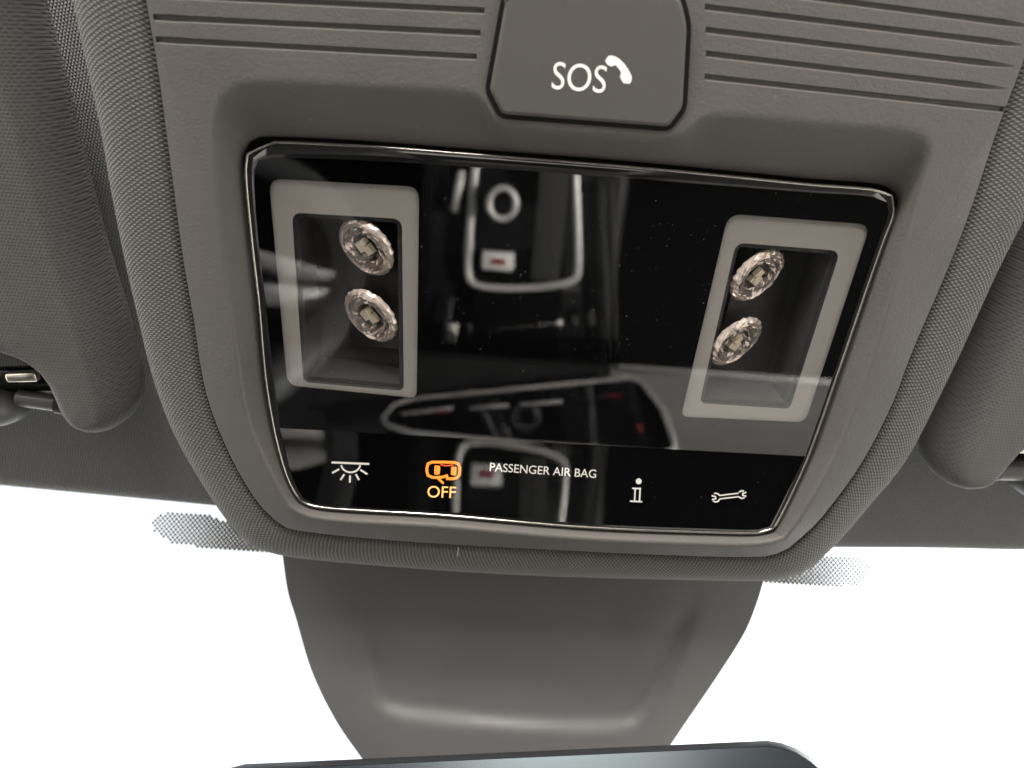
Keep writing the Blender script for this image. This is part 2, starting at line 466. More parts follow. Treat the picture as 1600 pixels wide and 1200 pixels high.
C_ring = ring([
 [(190,-260),(228,0),(245,100),(265,250),(285,400),(302,500),(318,600),(338,665),(377,747),(408,793),(430,814)],
 [(430,814),(448,826),(480,832),(620,846),(840,859),(1060,869),(1170,871),(1205,869),(1233,857)],
 [(1233,857),(1273,822),(1313,773),(1343,730),(1373,677),(1400,620),(1422,560),(1490,400),(1520,320),(1560,200),(1600,95),(1650,-50),(1690,-180)],
 [(1690,-180),(1400,-215),(900,-245),(400,-262),(190,-260)]])
D_ring = ring([
 [(60,-300),(114,0),(131,79),(157,197),(175,300),(195,400),(218,500),(240,587),(273,673),(313,743),(350,800),(370,825)],
 [(370,825),(387,841),(410,852),(437,860),(620,880),(840,897),(1060,906),(1192,908),(1225,904),(1253,897)],
 [(1253,897),(1270,885),(1290,867),(1323,833),(1367,780),(1407,733),(1440,677),(1463,630),(1497,560),(1560,420),(1610,320),(1680,150),(1750,-50),(1800,-220)],
 [(1800,-220),(1400,-260),(900,-285),(400,-300),(60,-300)]])
NT = len(A_ring)
WC, WD = .0035, -.013
def ringat(rg, wf):
    out = []
    for p in rg:
        q = at(p[0], p[1], 0.0); w = wf(q) if callable(wf) else wf
        out.append(at(p[0], p[1], w))
    return out
rc = ringat(C_ring, WC - .0012); rd = ringat(D_ring, WD)
# pull each station in until its rounded shoulder just reaches the traced silhouette
for i in range(NT):
    cp, dp = Vector(C_ring[i]), Vector(D_ring[i]); dirn = (dp - cp).normalized(); lim = (dp - cp).length
    lo, hi = .4, 1.0
    for _ in range(14):
        mid_ = (lo + hi) / 2; mx_ = 0
        for k in range(13):
            t = k / 12 * math.pi / 2
            q = Vector((rc[i][0] + (rd[i][0] - rc[i][0]) * mid_ * math.sin(t), rc[i][1] + (rd[i][1] - rc[i][1]) * mid_ * math.sin(t), rc[i][2] + (rd[i][2] - rc[i][2]) * (1 - math.cos(t))))
            mx_ = max(mx_, (proj(q) - cp).dot(dirn))
        if mx_ > lim: hi = mid_
        else: lo = mid_
    rd[i] = Vector((rc[i][0] + (rd[i][0] - rc[i][0]) * lo, rc[i][1] + (rd[i][1] - rc[i][1]) * lo, rd[i][2]))
rings_ = [[W((p[0], p[1], -.006)) for p in rc]]
for k in range(13):
    t = k / 12 * math.pi / 2
    rings_.append([W((c[0] + (d[0] - c[0]) * math.sin(t), c[1] + (d[1] - c[1]) * math.sin(t), c[2] + (d[2] - c[2]) * (1 - math.cos(t)) )) for c, d in zip(rc, rd)])
for w in (-.02, WL - .004):
    rings_.append([W((d[0], d[1], w)) for d in rd])
v, f, uv = loft(rings_)
mk('console_surround', v, f, M['cloth'], head, smooth=True, uvs=uv)
cons = thing('overhead_console', W((0, 0, .0)), 'grey plastic overhead console with glossy black lamp and touch panel in the roof lining', 'overhead console')
WB = .0062
a0 = [at(p[0], p[1], facet_w(at(p[0], p[1], 0)) - .0026) for p in A_ring]
prof = []
for i in range(NT):
    a = a0[i]; b = at(B_ring[i][0], B_ring[i][1], WB + .25 * facet_w(a)); c = at(C_ring[i][0], C_ring[i][1], WC)
    pts = [Vector((a[0], a[1], -.012)), Vector((a[0], a[1], a[2])), b, c, Vector((c[0], c[1], -.012))]
    prof.append([W(q) for q in fillet(pts, [.0006, .0019, .0007], 5)])
rings_ = transp(prof)
v, f, uv = loft(rings_, closed_profile=True)
bez = recalc(mk('bezel', v, f, M['bezel'], cons, smooth=True))
# moulded grooves cut into the flat beside the call button
grooves = [((225,-46),(764,-20)), ((228,-9),(757,17)), ((236,27),(751,52)), ((240,62),(745,89)),
           ((1102,-26),(1640,45)), ((1101,11),(1622,74)), ((1102,47),(1606,107)), ((1102,84),(1592,142)), ((1100,120),(1574,172))]
from mathutils.bvhtree import BVHTree
_bm = bmesh.new(); _bm.from_mesh(bez.data); _bvh = BVHTree.FromBMesh(_bm); _bm.free()
def surf_w(p):
    q = W((p[0], p[1], .03)) - root_loc(cons); h = _bvh.ray_cast(q, Vector((0, 0, 1)))
    return .03 - h[3] if h[0] is not None else .0045
cut = []
for (p, q) in grooves:
    pp, qq = at(p[0], p[1], .005), at(q[0], q[1], .005)
    d = (qq - pp).normalized(); s = Vector((-d[1], d[0], 0)).normalized(); v = []; f = []; NG = 9
    for k in range(NG):
        c_ = pp.lerp(qq, k / (NG - 1)); w0 = surf_w(c_)
        for (a, w) in ((-.0009, .012), (-.0009, w0 + .0002), (-.0003, w0 - .0008), (.0003, w0 - .0008), (.0009, w0 + .0002), (.0009, .012)):
            v.append(W((c_[0] + s[0] * a, c_[1] + s[1] * a, w)))
    for k in range(NG - 1): f += [(6 * k + i, 6 * k + (i + 1) % 6, 6 * k + 6 + (i + 1) % 6, 6 * k + 6 + i) for i in range(6)]
    f += [tuple(range(5, -1, -1)), tuple(6 * NG - 6 + i for i in range(6))]
    cut.append((v, f))
V = []; F = []
for v, f in cut:
    F += [tuple(i + len(V) for i in q) for q in f]; V += v
co = recalc(mk('cutter', V, F, M['bezel']))
bo = bez.modifiers.new('cut', 'BOOLEAN'); bo.operation = 'DIFFERENCE'; bo.object = co; bo.solver = 'EXACT'
bpy.context.view_layer.update()
nm = bpy.data.meshes.new_from_object(bez.evaluated_get(bpy.context.evaluated_depsgraph_get()))
bez.modifiers.clear()
if len(nm.polygons) > 1000: bez.data = nm
bez.data.set_sharp_from_angle(angle=R(35))
bpy.data.objects.remove(co)

# black joint between bezel and panel
j0 = [W((p[0], p[1], p[2] - .0006)) for p in a0]
g_in = inset(a0, .0016)
j1 = [W((p[0], p[1], facet_w(p) - .0042)) for p in g_in]
v, f, _ = loft([j0, j1]); mk('panel_joint', v, f, M['gap'], cons)

# ------------------------------------------------------------------ glossy panel
G_sides = [
 [(404,250),(398,262),(399,315),(406,400),(417,487),(425,560),(437,669)],
 [(437,669),(445,700),(457,745),(474,779)],
 [(474,779),(486,785),(695,800),(915,818),(1100,826),(1190,827),(1203,823)],
 [(1203,823),(1212,806),(1258,713)],
 [(1258,713),(1304,581),(1344,462),(1373,378),(1389,330),(1386,316)],
 [(1386,316),(1372,309),(1258,300),(1000,280),(720,260),(560,250),(430,246),(415,246),(404,250)]]
def coons(top, bot, left, right):
    """top/bot: left->right lists, left/right: top->bottom lists (pixels)"""
    n = len(top); m_ = len(left); out = []
    for j in range(m_):
        t = j / (m_ - 1); row = []
        for i in range(n):
            s = i / (n - 1)
            p = top[i] * (1 - t) + bot[i] * t + left[j] * (1 - s) + right[j] * s - (top[0] * (1 - s) * (1 - t) + top[-1] * s * (1 - t) + bot[0] * (1 - s) * t + bot[-1] * s * t)
            row.append(p)
        out.append(row)
    return out
def patch(rows, fn):
    n = len(rows[0]); v = [W(fn(p[0], p[1])) for r_ in rows for p in r_]; f = []
    for j in range(len(rows) - 1):
        for i in range(n - 1): f.append((j * n + i, (j + 1) * n + i, (j + 1) * n + i + 1, j * n + i + 1))
    return v, f
cre = [Vector((437, 669)).lerp(Vector((1258, 713)), i / 40) for i in range(41)]
gt = crom(G_sides[5], 41)[::-1]; gl = crom(G_sides[0], 25); gr = crom(G_sides[4], 25)[::-1]
gb = crom(G_sides[2], 41); gl2 = crom(G_sides[1], 25); gr2 = crom(G_sides[3], 25)[::-1]
v, f = patch(coons(gt, cre, gl, gr), lambda x, y: at(x, y, 0))
cover = mk('cover_glass', v, f, M['glass'], cons)
v, f = patch(coons(cre, gb, gl2, gr2), lambda x, y: low(x, y, 0))
strip = mk('touch_strip', v, f, M['stripglass'], cons, smooth=True)
# rounded glossy rim
G_ring = gl[:-1] + gl2[:-1] + gb[:-1] + gr2[::-1][:-1] + gr[::-1][:-1] + gt[::-1][:-1]
Gw = [onpanel(p[0], p[1]) for p in G_ring]
# outer rim outline: nearest point on a slightly inset joint outline
oi = inset(a0, .0011)
def nearest(p, poly):
    best = None
    for i in range(len(poly)):
        a, b = poly[i], poly[(i + 1) % len(poly)]
        ab = Vector((b[0] - a[0], b[1] - a[1])); ap = Vector((p[0] - a[0], p[1] - a[1]))
        t = min(1, max(0, ap.dot(ab) / max(ab.length_squared, 1e-12))); q = Vector((a[0], a[1])) + ab * t
        d = (q - Vector((p[0], p[1]))).length
        if best is None or d < best[0]: best = (d, q)
    return best[1]
prof = []
for p in Gw:
    q = nearest(p, oi); fw = facet_w((q[0], q[1], 0)); r_ = []; wid = (q - Vector((p[0], p[1]))).length
    for k in range(9):                                        # polished chamfer, a little crowned
        e = k / 8
        r_.append(W((p[0] + (q[0] - p[0]) * e, p[1] + (q[1] - p[1]) * e, p[2] + (fw - p[2]) * e - wid * (.16 * e + .26 * e * e))))
    r_.append(W((q[0], q[1], fw - .0048)))
    prof.append(r_)
v, f, _ = loft(transp(prof))
mk('panel_rim', v, f, M['rim'], cons, smooth=True, sharp=40)
# added metal bead imitating the bright highlight along the rim's outer edge
bead = resample([p_[8] + Vector((0, 0, -.0001)) for p_ in prof] + [prof[0][8] + Vector((0, 0, -.0001))], 260)[:-1]
v, f = tube(bead, .00042, 8, closed=True); mk('highlight_bead', v, f, M['bead'], cons, smooth=True)
# black backing behind the glass with openings for the two lamps
lampL = rounded([(420,279),(655,292),(651,622),(449,602)], [22, 20, 12, 18])
lampR = rounded([(1138,334),(1360,351),(1258,660),(1064,651)], [22, 20, 14, 12])
recL = rounded([(456,332),(628,342),(631,611),(474,597)], [16, 16, 10, 10])
recR = rounded([(1150,379),(1313,392),(1234,639),(1093,630)], [16, 16, 10, 10])
upper = gl[:-1] + cre[:-1] + gr[::-1][:-1] + gt[::-1][:-1]
v, f = fill([at(p[0], p[1], -.0008) for p in upper], [[at(p[0], p[1], -.0008) for p in q] for q in (lampL, lampR)])
mk('backing_panel', [W(p) for p in v], f, M['mask'], cons)
v, f = patch(coons(cre, gb, gl2, gr2), lambda x, y: low(x, y, -.0008))
mk('backing_strip', v, f, M['mask'], cons)
def lens(parent, px, py, rad, tilt_dir, tilt, w):
    c = at(px, py, w)
    nrm = (Vector((0, 0, 1)) * math.cos(tilt) + Vector((tilt_dir[0], tilt_dir[1], 0)).normalized() * math.sin(tilt)).normalized()
    e1 = nrm.cross(Vector((0, 0, 1))).normalized(); e2 = nrm.cross(e1)
    def rings(rr, N, jit, seed):
        rnd = random.Random(seed); v = []; f = []
        for j, (q, h, sca) in enumerate(rr):
            for i in range(N):
                q2 = q * (1 + (sca if i % 2 else 0)); a = 2 * math.pi * i / N
                hh = h + rnd.uniform(-jit, jit)
                v.append(W(c + e1 * math.cos(a) * rad * q2 + e2 * math.sin(a) * rad * q2 + nrm * rad * hh))
        for j in range(len(rr) - 1):
            for i in range(N):
                i2 = (i + 1) % N; f.append((j * N + i, j * N + i2, (j + 1) * N + i2, (j + 1) * N + i))
        return v, f
    # scalloped outer skirt, faceted collar, cupped dark middle: three rings of cut facets
    v, f = rings([(.96, -.14, .02), (1.0, -.05, .03), (.975, .03, .012), (.90, .07, 0), (.84, .02, 0), (.77, .055, 0)], 44, .022, px)
    recalc(mk('lamp_lens', v, f, M['lens'], parent))
    v, f = rings([(.77, .055, 0), (.70, .0, 0), (.63, .06, 0), (.55, -.01, 0), (.48, -.05, 0)], 32, .05, px + 1)
    recalc(mk('lens_collar', v, f, M['lensmid'], parent))
    v, f = rings([(.48, -.05, 0), (.40, -.12, 0), (.25, -.20, 0), (.02, -.22, 0)], 16, .03, px + 2)
    recalc(mk('lens_cup', v, f, M['lensdark'], parent))
    # stepped pale light chip in the middle
    v = []; f = []
    for a, b, hgt, s_ in ((-.10, -.08, .0, .17), (.10, .08, .02, .19), (.20, -.10, -.02, .10)):
        k = len(v); cc = c + e1 * a * rad + e2 * b * rad + nrm * rad * hgt
        for dx, dy, dz in ((-1,-1,-.1),(1,-1,-.1),(1,1,-.1),(-1,1,-.1),(-.8,-.8,.05),(.8,-.8,.05),(.8,.8,.05),(-.8,.8,.05)):
            v.append(W(cc + e1 * dx * s_ * rad + e2 * dy * s_ * rad + nrm * rad * dz))
        f += [tuple(k + i for i in q) for q in ((4,5,6,7),(0,1,5,4),(1,2,6,5),(2,3,7,6),(3,0,4,7))]
    mk('light_chip', v, f, M['led'], parent)
def lamp(outer, rec, lab):
    ow = [at(p[0], p[1], -.0014) for p in outer]; ow = inset(ow, -.0012)
    hw = [at(p[0], p[1], -.0014) for p in rec]
    v, f = fill(ow, [hw]); n0 = len(v)
    fr = mk('lamp_frame', [W(p) for p in v], f, M['frame'], cons); fr['label'] = lab
    # step, walls and floor of the dark lamp well
    r0 = hw; r1 = [Vector((p[0], p[1], -.003)) for p in hw]; r2 = [Vector((p[0], p[1], -.003)) for p in inset(hw, .0014)]
    r3 = [Vector((p[0], p[1], -.016)) for p in inset(hw, .0022)]
    v, f, _ = loft([[W(p) for p in q] for q in (r0, r1, r2, r3)])
    n_ = len(r3); base = len(v) - n_; _, tf = fill(r3); f += [tuple(base + i for i in t) for t in tf]
    mk('lamp_well', v, f, M['recess'], fr)
    return fr
fl = lamp(lampL, recL, 'left lamp window with two lenses at its right side')
frr = lamp(lampR, recR, 'right lamp window with two lenses at its left side')
def ledge(parent, quad, ws):
    v = [W(at(x, y, w)) for (x, y), w in zip(quad, ws)] + [W(at(x, y, -.0155)) for (x, y) in quad]
    mk('lens_shelf', v, [(0, 1, 2, 3), (0, 4, 5, 1), (1, 5, 6, 2), (2, 6, 7, 3), (3, 7, 4, 0)], M['recess'], parent)
ledge(fl, [(622, 352), (540, 346), (548, 540), (624, 545)], [-.0095, -.0152, -.0152, -.0095])
ledge(frr, [(1162, 392), (1242, 396), (1196, 590), (1112, 570)], [-.0095, -.0152, -.0152, -.0095])
for (x, y) in ((571, 388), (578, 495)): lens(fl, x, y, .0088, (-.78, -.62), R(36), -.0062)
for (x, y) in ((1184, 432), (1151, 535)): lens(frr, x, y, .0087, (.80, -.60), R(38), -.0062)

# ------------------------------------------------------------------ print on the panel
def ribbon(pts, width, fn, closed=False):
    """flat stroke along pixel points, mitred"""
    P = [Vector(p) for p in pts]; n_ = len(P); v = []; f = []
    for i, p in enumerate(P):
        a = P[i - 1] if (i or closed) else p; b = P[(i + 1) % n_] if (i < n_ - 1 or closed) else p
        d1 = (p - a); d2 = (b - p)
        d1 = d1.normalized() if d1.length > 1e-9 else d2.normalized(); d2 = d2.normalized() if d2.length > 1e-9 else d1
        nn = Vector((-(d1[1] + d2[1]), d1[0] + d2[0])); l = nn.length / 2; nn.normalize()
        k = width / 2 / max(l, .6)
        v += [W(fn(*(p + nn * k))), W(fn(*(p - nn * k)))]
    for i in range(n_ if closed else n_ - 1):
        j = (i + 1) % n_; f.append((2 * i, 2 * i + 1, 2 * j + 1, 2 * j))
    return v, f
def disc(c, r, fn, n_=20):
    return [W(fn(c[0] + r * math.cos(2 * math.pi * k / n_), c[1] + r * math.sin(2 * math.pi * k / n_))) for k in range(n_)], [tuple(range(n_))]
def join(parts):
    V = []; F = []
    for v, f in parts:
        F += [tuple(i + len(V) for i in q) for q in f]; V += list(v)
    return V, F
LV = [0]
def lowp(x, y): return low(x, y, -.0004)
def lowq(x, y): return low(x, y, -.0003)
def lettering(name, text, quad, mt, parent, fn, bold=0.0, space=1.0):
    cu = bpy.data.curves.new(name, 'FONT'); cu.body = text; cu.resolution_u = 6; cu.space_character = space; cu.offset = bold
    to = bpy.data.objects.new(name, cu); COL.objects.link(to); bpy.context.view_layer.update()
    me = bpy.data.meshes.new_from_object(to.evaluated_get(bpy.context.evaluated_depsgraph_get()))
    bpy.data.objects.remove(to)
    xs = [q.co.x for q in me.vertices]; ys = [q.co.y for q in me.vertices]
    x0, x1, y0, y1 = min(xs), max(xs), min(ys), max(ys)
    tl, tr, br, bl = [Vector(q) for q in quad]; v = []
    for q in me.vertices:
        s = (q.co.x - x0) / (x1 - x0); t = (q.co.y - y0) / (y1 - y0)
        p = (bl * (1 - s) + br * s) * (1 - t) + (tl * (1 - s) + tr * s) * t
        v.append(W(fn(p[0], p[1])))
    f = [tuple(p.vertices) for p in me.polygons]
    bpy.data.meshes.remove(me)
    return mk(name, v, f, mt, parent)
v, f = join([ribbon([(518, 722.5), (577, 725)], 3, lowp)]
            + [ribbon([(548 + 15 * math.cos(t), 725 + 13 * math.sin(t)) for t in [math.pi * (.04 + .92 * k / 12) for k in range(13)]], 2.6, lowq)]
            + [ribbon(q, 2.8, lowp) for q in ([(530, 733), (519, 739)], [(538, 741), (532, 750)], [(547, 743), (546.5, 754)], [(556, 741), (561, 750)], [(563, 734), (574, 741)])])
mk('dome_light_icon', v, f, M['white'], cons)
out = rounded([(663.5, 719.5), (721.5, 720.5), (720.5, 750), (665, 748)], [13, 12, 11, 11], 5)
o2 = []
for p in rounded([(667, 722), (719, 723.5), (718, 747.5), (668, 745)], [9, 8, 8, 8], 5): o2.append(p)
top_path = [(684, 746), (676, 746), (669, 743), (667, 737), (667, 731), (669, 724.5), (675, 722), (692, 722), (710, 722.5), (716.5, 725), (718.5, 731), (718, 741), (714.5, 746.5), (708, 748), (699, 748), (698, 743.5), (691, 745.5), (684, 746)]
v, f = join([ribbon(top_path, 4.2, lowp), ribbon([(684.5, 747.5), (693, 755.5)], 3.6, lowq)])
air = mk('airbag_icon', v, f, M['amber'], cons); air['label'] = 'amber lit car outline of the airbag warning'
v, f = join([(lambda q: ([W(lowq(*p)) for p in q], [tuple(range(len(q)))]))(rounded(q, 2.2, 3)) for q in ([(679, 727), (688, 728), (687, 741.5), (678.5, 741.5)], [(705, 729), (713.5, 729.5), (712.5, 743), (704.5, 742)])])
mk('seat_mark', v, f, M['amber'], air)
v, f = ribbon([(688, 725.5), (693, 727.3), (699, 727.7), (708, 726.3)], 1.6, lambda x, y: low(x, y, -.0002)); mk('red_arc', v, f, M['red'], air)
lettering('off_lettering', 'OFF', [(668.5, 759), (712.5, 760.5), (711.5, 778.5), (667.5, 777)], M['amber2'], cons, lowp)
lettering('airbag_lettering', 'PASSENGER AIR BAG', [(766, 723), (932, 734), (931, 747), (765, 736)], M['white'], cons, lowp)
v, f = join([disc((998, 752), 4.6, lowp), ribbon([(988, 763), (1001.5, 763.5)], 2.4, lowp), ribbon([(992.5, 763), (991.5, 783)], 2.3, lowq), ribbon([(1000.2, 763), (999.2, 784)], 2.3, lowq), ribbon([(984.5, 783), (1003.5, 784)], 2.4, lowp)])
mk('info_icon', v, f, M['white'], cons)
wr = []
def arcpts(c, r, a0_, a1_, n_=12): return [(c[0] + r * math.cos(R(a0_ + (a1_ - a0_) * k / n_)), c[1] + r * math.sin(R(a0_ + (a1_ - a0_) * k / n_))) for k in range(n_ + 1)]
wr.append(ribbon(arcpts((1118.5, 777), 6.2, -115, -25) , 2.1, lowp))
wr.append(ribbon([(1112, 774.5), (1118, 776.2), (1118.6, 779), (1112.5, 781)], 2.1, lowq))
wr.append(ribbon(arcpts((1118.5, 778), 6.2, 20, 130), 2.1, lowp))
wr.append(ribbon([(1124, 774.3), (1154, 770.6)], 1.9, lowq)); wr.append(ribbon([(1124, 779.6), (1155, 776)], 1.9, lowq))
wr.append(ribbon(arcpts((1159.5, 772.5), 5.6, 215, 300), 2.1, lowp)); wr.append(ribbon(arcpts((1159.5, 773), 5.6, 45, 150), 2.1, lowp))
wr.append(ribbon([(1166, 769.2), (1160.5, 771), (1160.8, 774.2), (1166, 775.4)], 2.1, lowq))
v, f = join(wr); mk('wrench_icon', v, f, M['white'], cons)

# ------------------------------------------------------------------ emergency call button
sos_px = rounded([(803, -24), (1062, -6), (1073, 40), (1066, 168), (1044, 198), (784, 178), (765, 140), (790, 0)], [22, 14, 14, 8, 8, 8, 8, 10], 5)
sp = [at(p[0], p[1], .0062) for p in sos_px]
hole = inset(sp, -.0011)
v, f = extrude_outline([Vector((p[0], p[1], 0)) for p in hole], .0, .00645)
mk('button_well', v, f, M['gap'], cons)
v, f = extrude_outline([Vector((p[0], p[1], 0)) for p in sp], .002, .0072, .0009, 4)
sos = recalc(mk('call_button', v, f, M['button'], cons, smooth=True, sharp=35)); sos['label'] = 'raised grey emergency call button'
btn = lambda x, y: at(x, y, .00728)
lettering('call_lettering', 'SOS', [(866, 96), (950, 103), (945, 146), (861, 139)], M['soswhite'], sos, btn, bold=.0)
hs = []
arc = crom([(945.5, 95), (951, 87), (962, 88.5), (974, 98), (983, 111), (987.5, 123), (984, 131)], 16)
inn = crom([(949, 101), (956, 104), (961, 101.5), (966, 106.5), (970.5, 114), (968.5, 119), (974, 130)], 16)
v = [W(btn(p[0], p[1])) for p in arc] + [W(btn(p[0], p[1])) for p in inn]
f = [(i, i + 1, 17 + i, 16 + i) for i in range(15)] 
mk('handset_icon', v, f, M['soswhite'], sos)

# dust on the glass and a stray fibre on the cloth
V = []; F = []
for k in range(230):
    x, y = random.uniform(420, 1370), random.uniform(270, 800)
    if k % 2 == 0: x, y = random.uniform(660, 1130), random.uniform(340, 660)
    lx = 400 + (y - 250) * .13; rx_ = 1375 - (y - 320) * .36
    if not lx + 12 < x < rx_ - 12: continue
    r_ = random.choice((.5, .6, .7, .7, .9, 1.2))
    c_ = onpanel(x, y, .00012); k0 = len(V); a = random.uniform(0, 6)
    for j in range(5):
        V.append(W(c_ + Vector((math.cos(a + j * 1.2566), math.sin(a + j * 1.2566) * random.uniform(.6, 1), 0)) * r_ * .000105))
    V.append(W(c_ + Vector((0, 0, .00008))))
    F += [(k0 + j, k0 + (j + 1) % 5, k0 + 5) for j in range(5)]
tag(mk('dust', V, F, M['dust'], cons), kind='stuff')
def fibre(pts, ws, r_):
    p = crom([W(at(x, y, w)) for (x, y), w in zip(pts, ws)], 14)
    return tube(p, r_, 5)
v, f = fibre([(716, 856), (715, 870), (717, 884), (714, 893)], [.004, .0015, -.004, -.006], .00009)
tag(mk('lint_fibre', v, f, M['hair']), 'tiny pale lint fibre stuck on the cloth edge below the panel', 'lint')

# ------------------------------------------------------------------ sun visors
def visor(name, outline, label, wf, wb, rad):
    P = [at(x, y - 10, (wf + wb) / 2) for x, y in outline]
    P2 = [Vector((p[0], p[1], 0)) for p in P]
    ar = sum(P2[i][0] * P2[(i + 1) % len(P2)][1] - P2[(i + 1) % len(P2)][0] * P2[i][1] for i in range(len(P2)))
    if ar < 0: P2.reverse()
    P2 = densify([p.copy() for p in P2], .003)
    # rounding by repeated averaging
    for _ in range(3): P2 = [(P2[i - 1] + P2[i] * 2 + P2[(i + 1) % len(P2)]) / 4 for i in range(len(P2))]
    t = thing(name, W((sum(p[0] for p in P2) / len(P2), sum(p[1] for p in P2) / len(P2), wb)), label, 'sun visor', 'sun visors')
    rings_ = []; h = (wf - wb) / 2; mid = (wf + wb) / 2
    K = 14
    for k in range(K + 1):
        a = -math.pi / 2 + math.pi * k / K
        off = rad * (1 - math.cos(a)); w = mid + h * math.sin(a)
        rings_.append([W((p[0], p[1], w)) for p in inset(P2, off)])
    v, f, _ = loft(rings_); n_ = len(P2); last = inset(P2, rad)
    _, tf = fill(last); base = len(v) - n_
    f += [tuple(base + i for i in q) for q in tf] + [tuple(q[::-1]) for q in tf]
    # padded front: extra rings are not needed, the edge radius is large
    recalc(mk('visor_board', v, f, M['visor'], t, smooth=True, sharp=60))
    return t
vl = visor('sun_visor', [(15, -160), (48, 0), (84, 130), (118, 270), (152, 400), (190, 520), (210, 600), (218, 640), (208, 664), (180, 673), (148, 670), (124, 655), (110, 622), (100, 588), (80, 562), (50, 551), (0, 543), (-70, 535), (-110, 560), (-130, 640), (-200, 655), (-900, 600), (-1000, 300), (-1000, -160)],
           'padded grey cloth sun visor left of the console, hinge notch at its lower edge', -.004, -.034, .0062)
vr = visor('sun_visor', [(1760, 60), (1690, 210), (1640, 310), (1590, 410), (1530, 530), (1480, 640), (1449, 700), (1443, 735), (1456, 755), (1480, 761), (1508, 759), (1530, 748), (1550, 714), (1561, 690), (1582, 675), (1612, 669), (1690, 680), (1720, 720), (1740, 770), (1800, 790), (2400, 800), (2500, 400), (2450, 60)],
           'padded grey cloth sun visor right of the console beside the windscreen edge', -.004, -.034, .0062)
def blob(name, c, rx_, ry_, rz_, mt, parent, rot=0.0, pw=2.6):
    bm = bmesh.new(); bmesh.ops.create_uvsphere(bm, u_segments=28, v_segments=16, radius=1.0)
    Mz = Matrix.Rotation(rot, 3, 'Z'); v = []
    for q in bm.verts:
        p = q.co; l = (abs(p.x) ** pw + abs(p.y) ** pw + abs(p.z) ** pw) ** (1 / pw); p = p / l
        v.append(Mz @ Vector((p.x * rx_, p.y * ry_, p.z * rz_)) + c)
    bm.verts.index_update(); f = [tuple(q.index for q in fc.verts) for fc in bm.faces]; bm.free()
    return mk(name, v, f, mt, parent, smooth=True)
blob('pivot_bracket', W(at(-2, 622, -.022)), .011, .0062, .014, M['pivot'], vl, .05)
v, f = tube([W(at(30, 622, -.016)), W(at(95, 631, -.015))], .0026, 16); mk('pivot_shaft', v, f, M['pivot'], vl, smooth=True, sharp=40)
v, f = tube([W(at(90, 630, -.015)), W(at(116, 634, -.015))], .0033, 16); mk('shaft_collar', v, f, M['blackp'], vl, smooth=True, sharp=40)
v, f = box_vf(W(at(36, 588, -.014)), .0098, .0034, .003, Matrix.Rotation(-.12, 3, 'Z'), .0009); mk('spring_clip', v, f, M['chrome'], vl, smooth=True, sharp=40)
v, f = box_vf(W(at(30, 592, -.019)), .022, .0078, .004, Matrix.Rotation(-.1, 3, 'Z'), .0009); mk('clip_plate', v, f, M['blackg'], vl, smooth=True, sharp=40)
v, f = tube([W(at(1553, 733, -.016)), W(at(1640, 735, -.016))], .0036, 16); mk('pivot_shaft', v, f, M['pivot'], vr, smooth=True, sharp=40)
blob('pivot_bracket', W(at(1625, 738, -.023)), .0125, .0066, .014, M['pivot'], vr)
v, f = tube([W(at(1536, 738, -.015)), W(at(1556, 734, -.015))], .0035, 16); mk('shaft_collar', v, f, M['blackp'], vr, smooth=True, sharp=40)
v, f = box_vf(W(at(1606, 702, -.016)), .011, .0028, .003, None, .0009); mk('spring_clip', v, f, M['chrome'], vr, smooth=True, sharp=40)

# ------------------------------------------------------------------ windscreen
WSL = math.tan(R(27))
WP0 = at(800, 850, WL) + Vector((0, .002, -.012))
WN = Vector((0, WSL, 1)).normalized()        # plane: going forwards (-v) the glass comes down (+w)
WN = Vector((0, -math.sin(R(27)), -math.cos(R(27))))
# forwards is -v; w grows by tan(27) per metre forwards, so the plane's normal is (0, tan, 1)
WN = Vector((0, math.tan(R(27)), 1)).normalized()
ws = thing('windscreen', W(WP0), 'clear windscreen glass with a dotted black print by the mirror foot', 'windscreen')
def wpt(u, dv):      # point on the glass, dv metres forwards of its top edge
    return W(Vector((u, WP0[1] - dv, WP0[2] + dv * math.tan(R(27)))))
v = []; f = []
NU = 24
for j in range(9):
    dv = -.02 + .9 * j / 8
    for i in range(NU + 1):
        u = -.72 + 1.44 * i / NU
        v.append(wpt(u, dv))
for j in range(8):
    for i in range(NU): f.append((j * (NU + 1) + i, j * (NU + 1) + i + 1, (j + 1) * (NU + 1) + i + 1, (j + 1) * (NU + 1) + i))
mk('glass_pane', v, f, M['wind'], ws)
GP = WP0 + WN * .0012
def gpt(x, y): return on(x, y, GP, WN)
V = []; F = []
def dotat(p, r_, n_=9):
    k0 = len(V); e1 = Vector((1, 0, 0)); e2 = WN.cross(e1)
    for j in range(n_):
        a = 2 * math.pi * j / n_
        V.append(W(p + e1 * math.cos(a) * r_ + e2 * math.sin(a) * r_))
    F.append(tuple(k0 + j for j in range(n_)))
def inpoly(x, y, poly):
    c = False; n_ = len(poly)
    for i in range(n_):
        (x1, y1), (x2, y2) = poly[i], poly[i - 1]
        if (y1 > y) != (y2 > y) and x < (x2 - x1) * (y - y1) / (y2 - y1) + x1: c = not c
    return c
zl = [(236, 812), (262, 800), (330, 806), (372, 822), (400, 842), (470, 858), (470, 868), (380, 862), (270, 850), (240, 830)]
zr = [(1180, 905), (1240, 890), (1290, 868), (1340, 872), (1362, 882), (1352, 902), (1336, 916), (1250, 915), (1190, 912)]
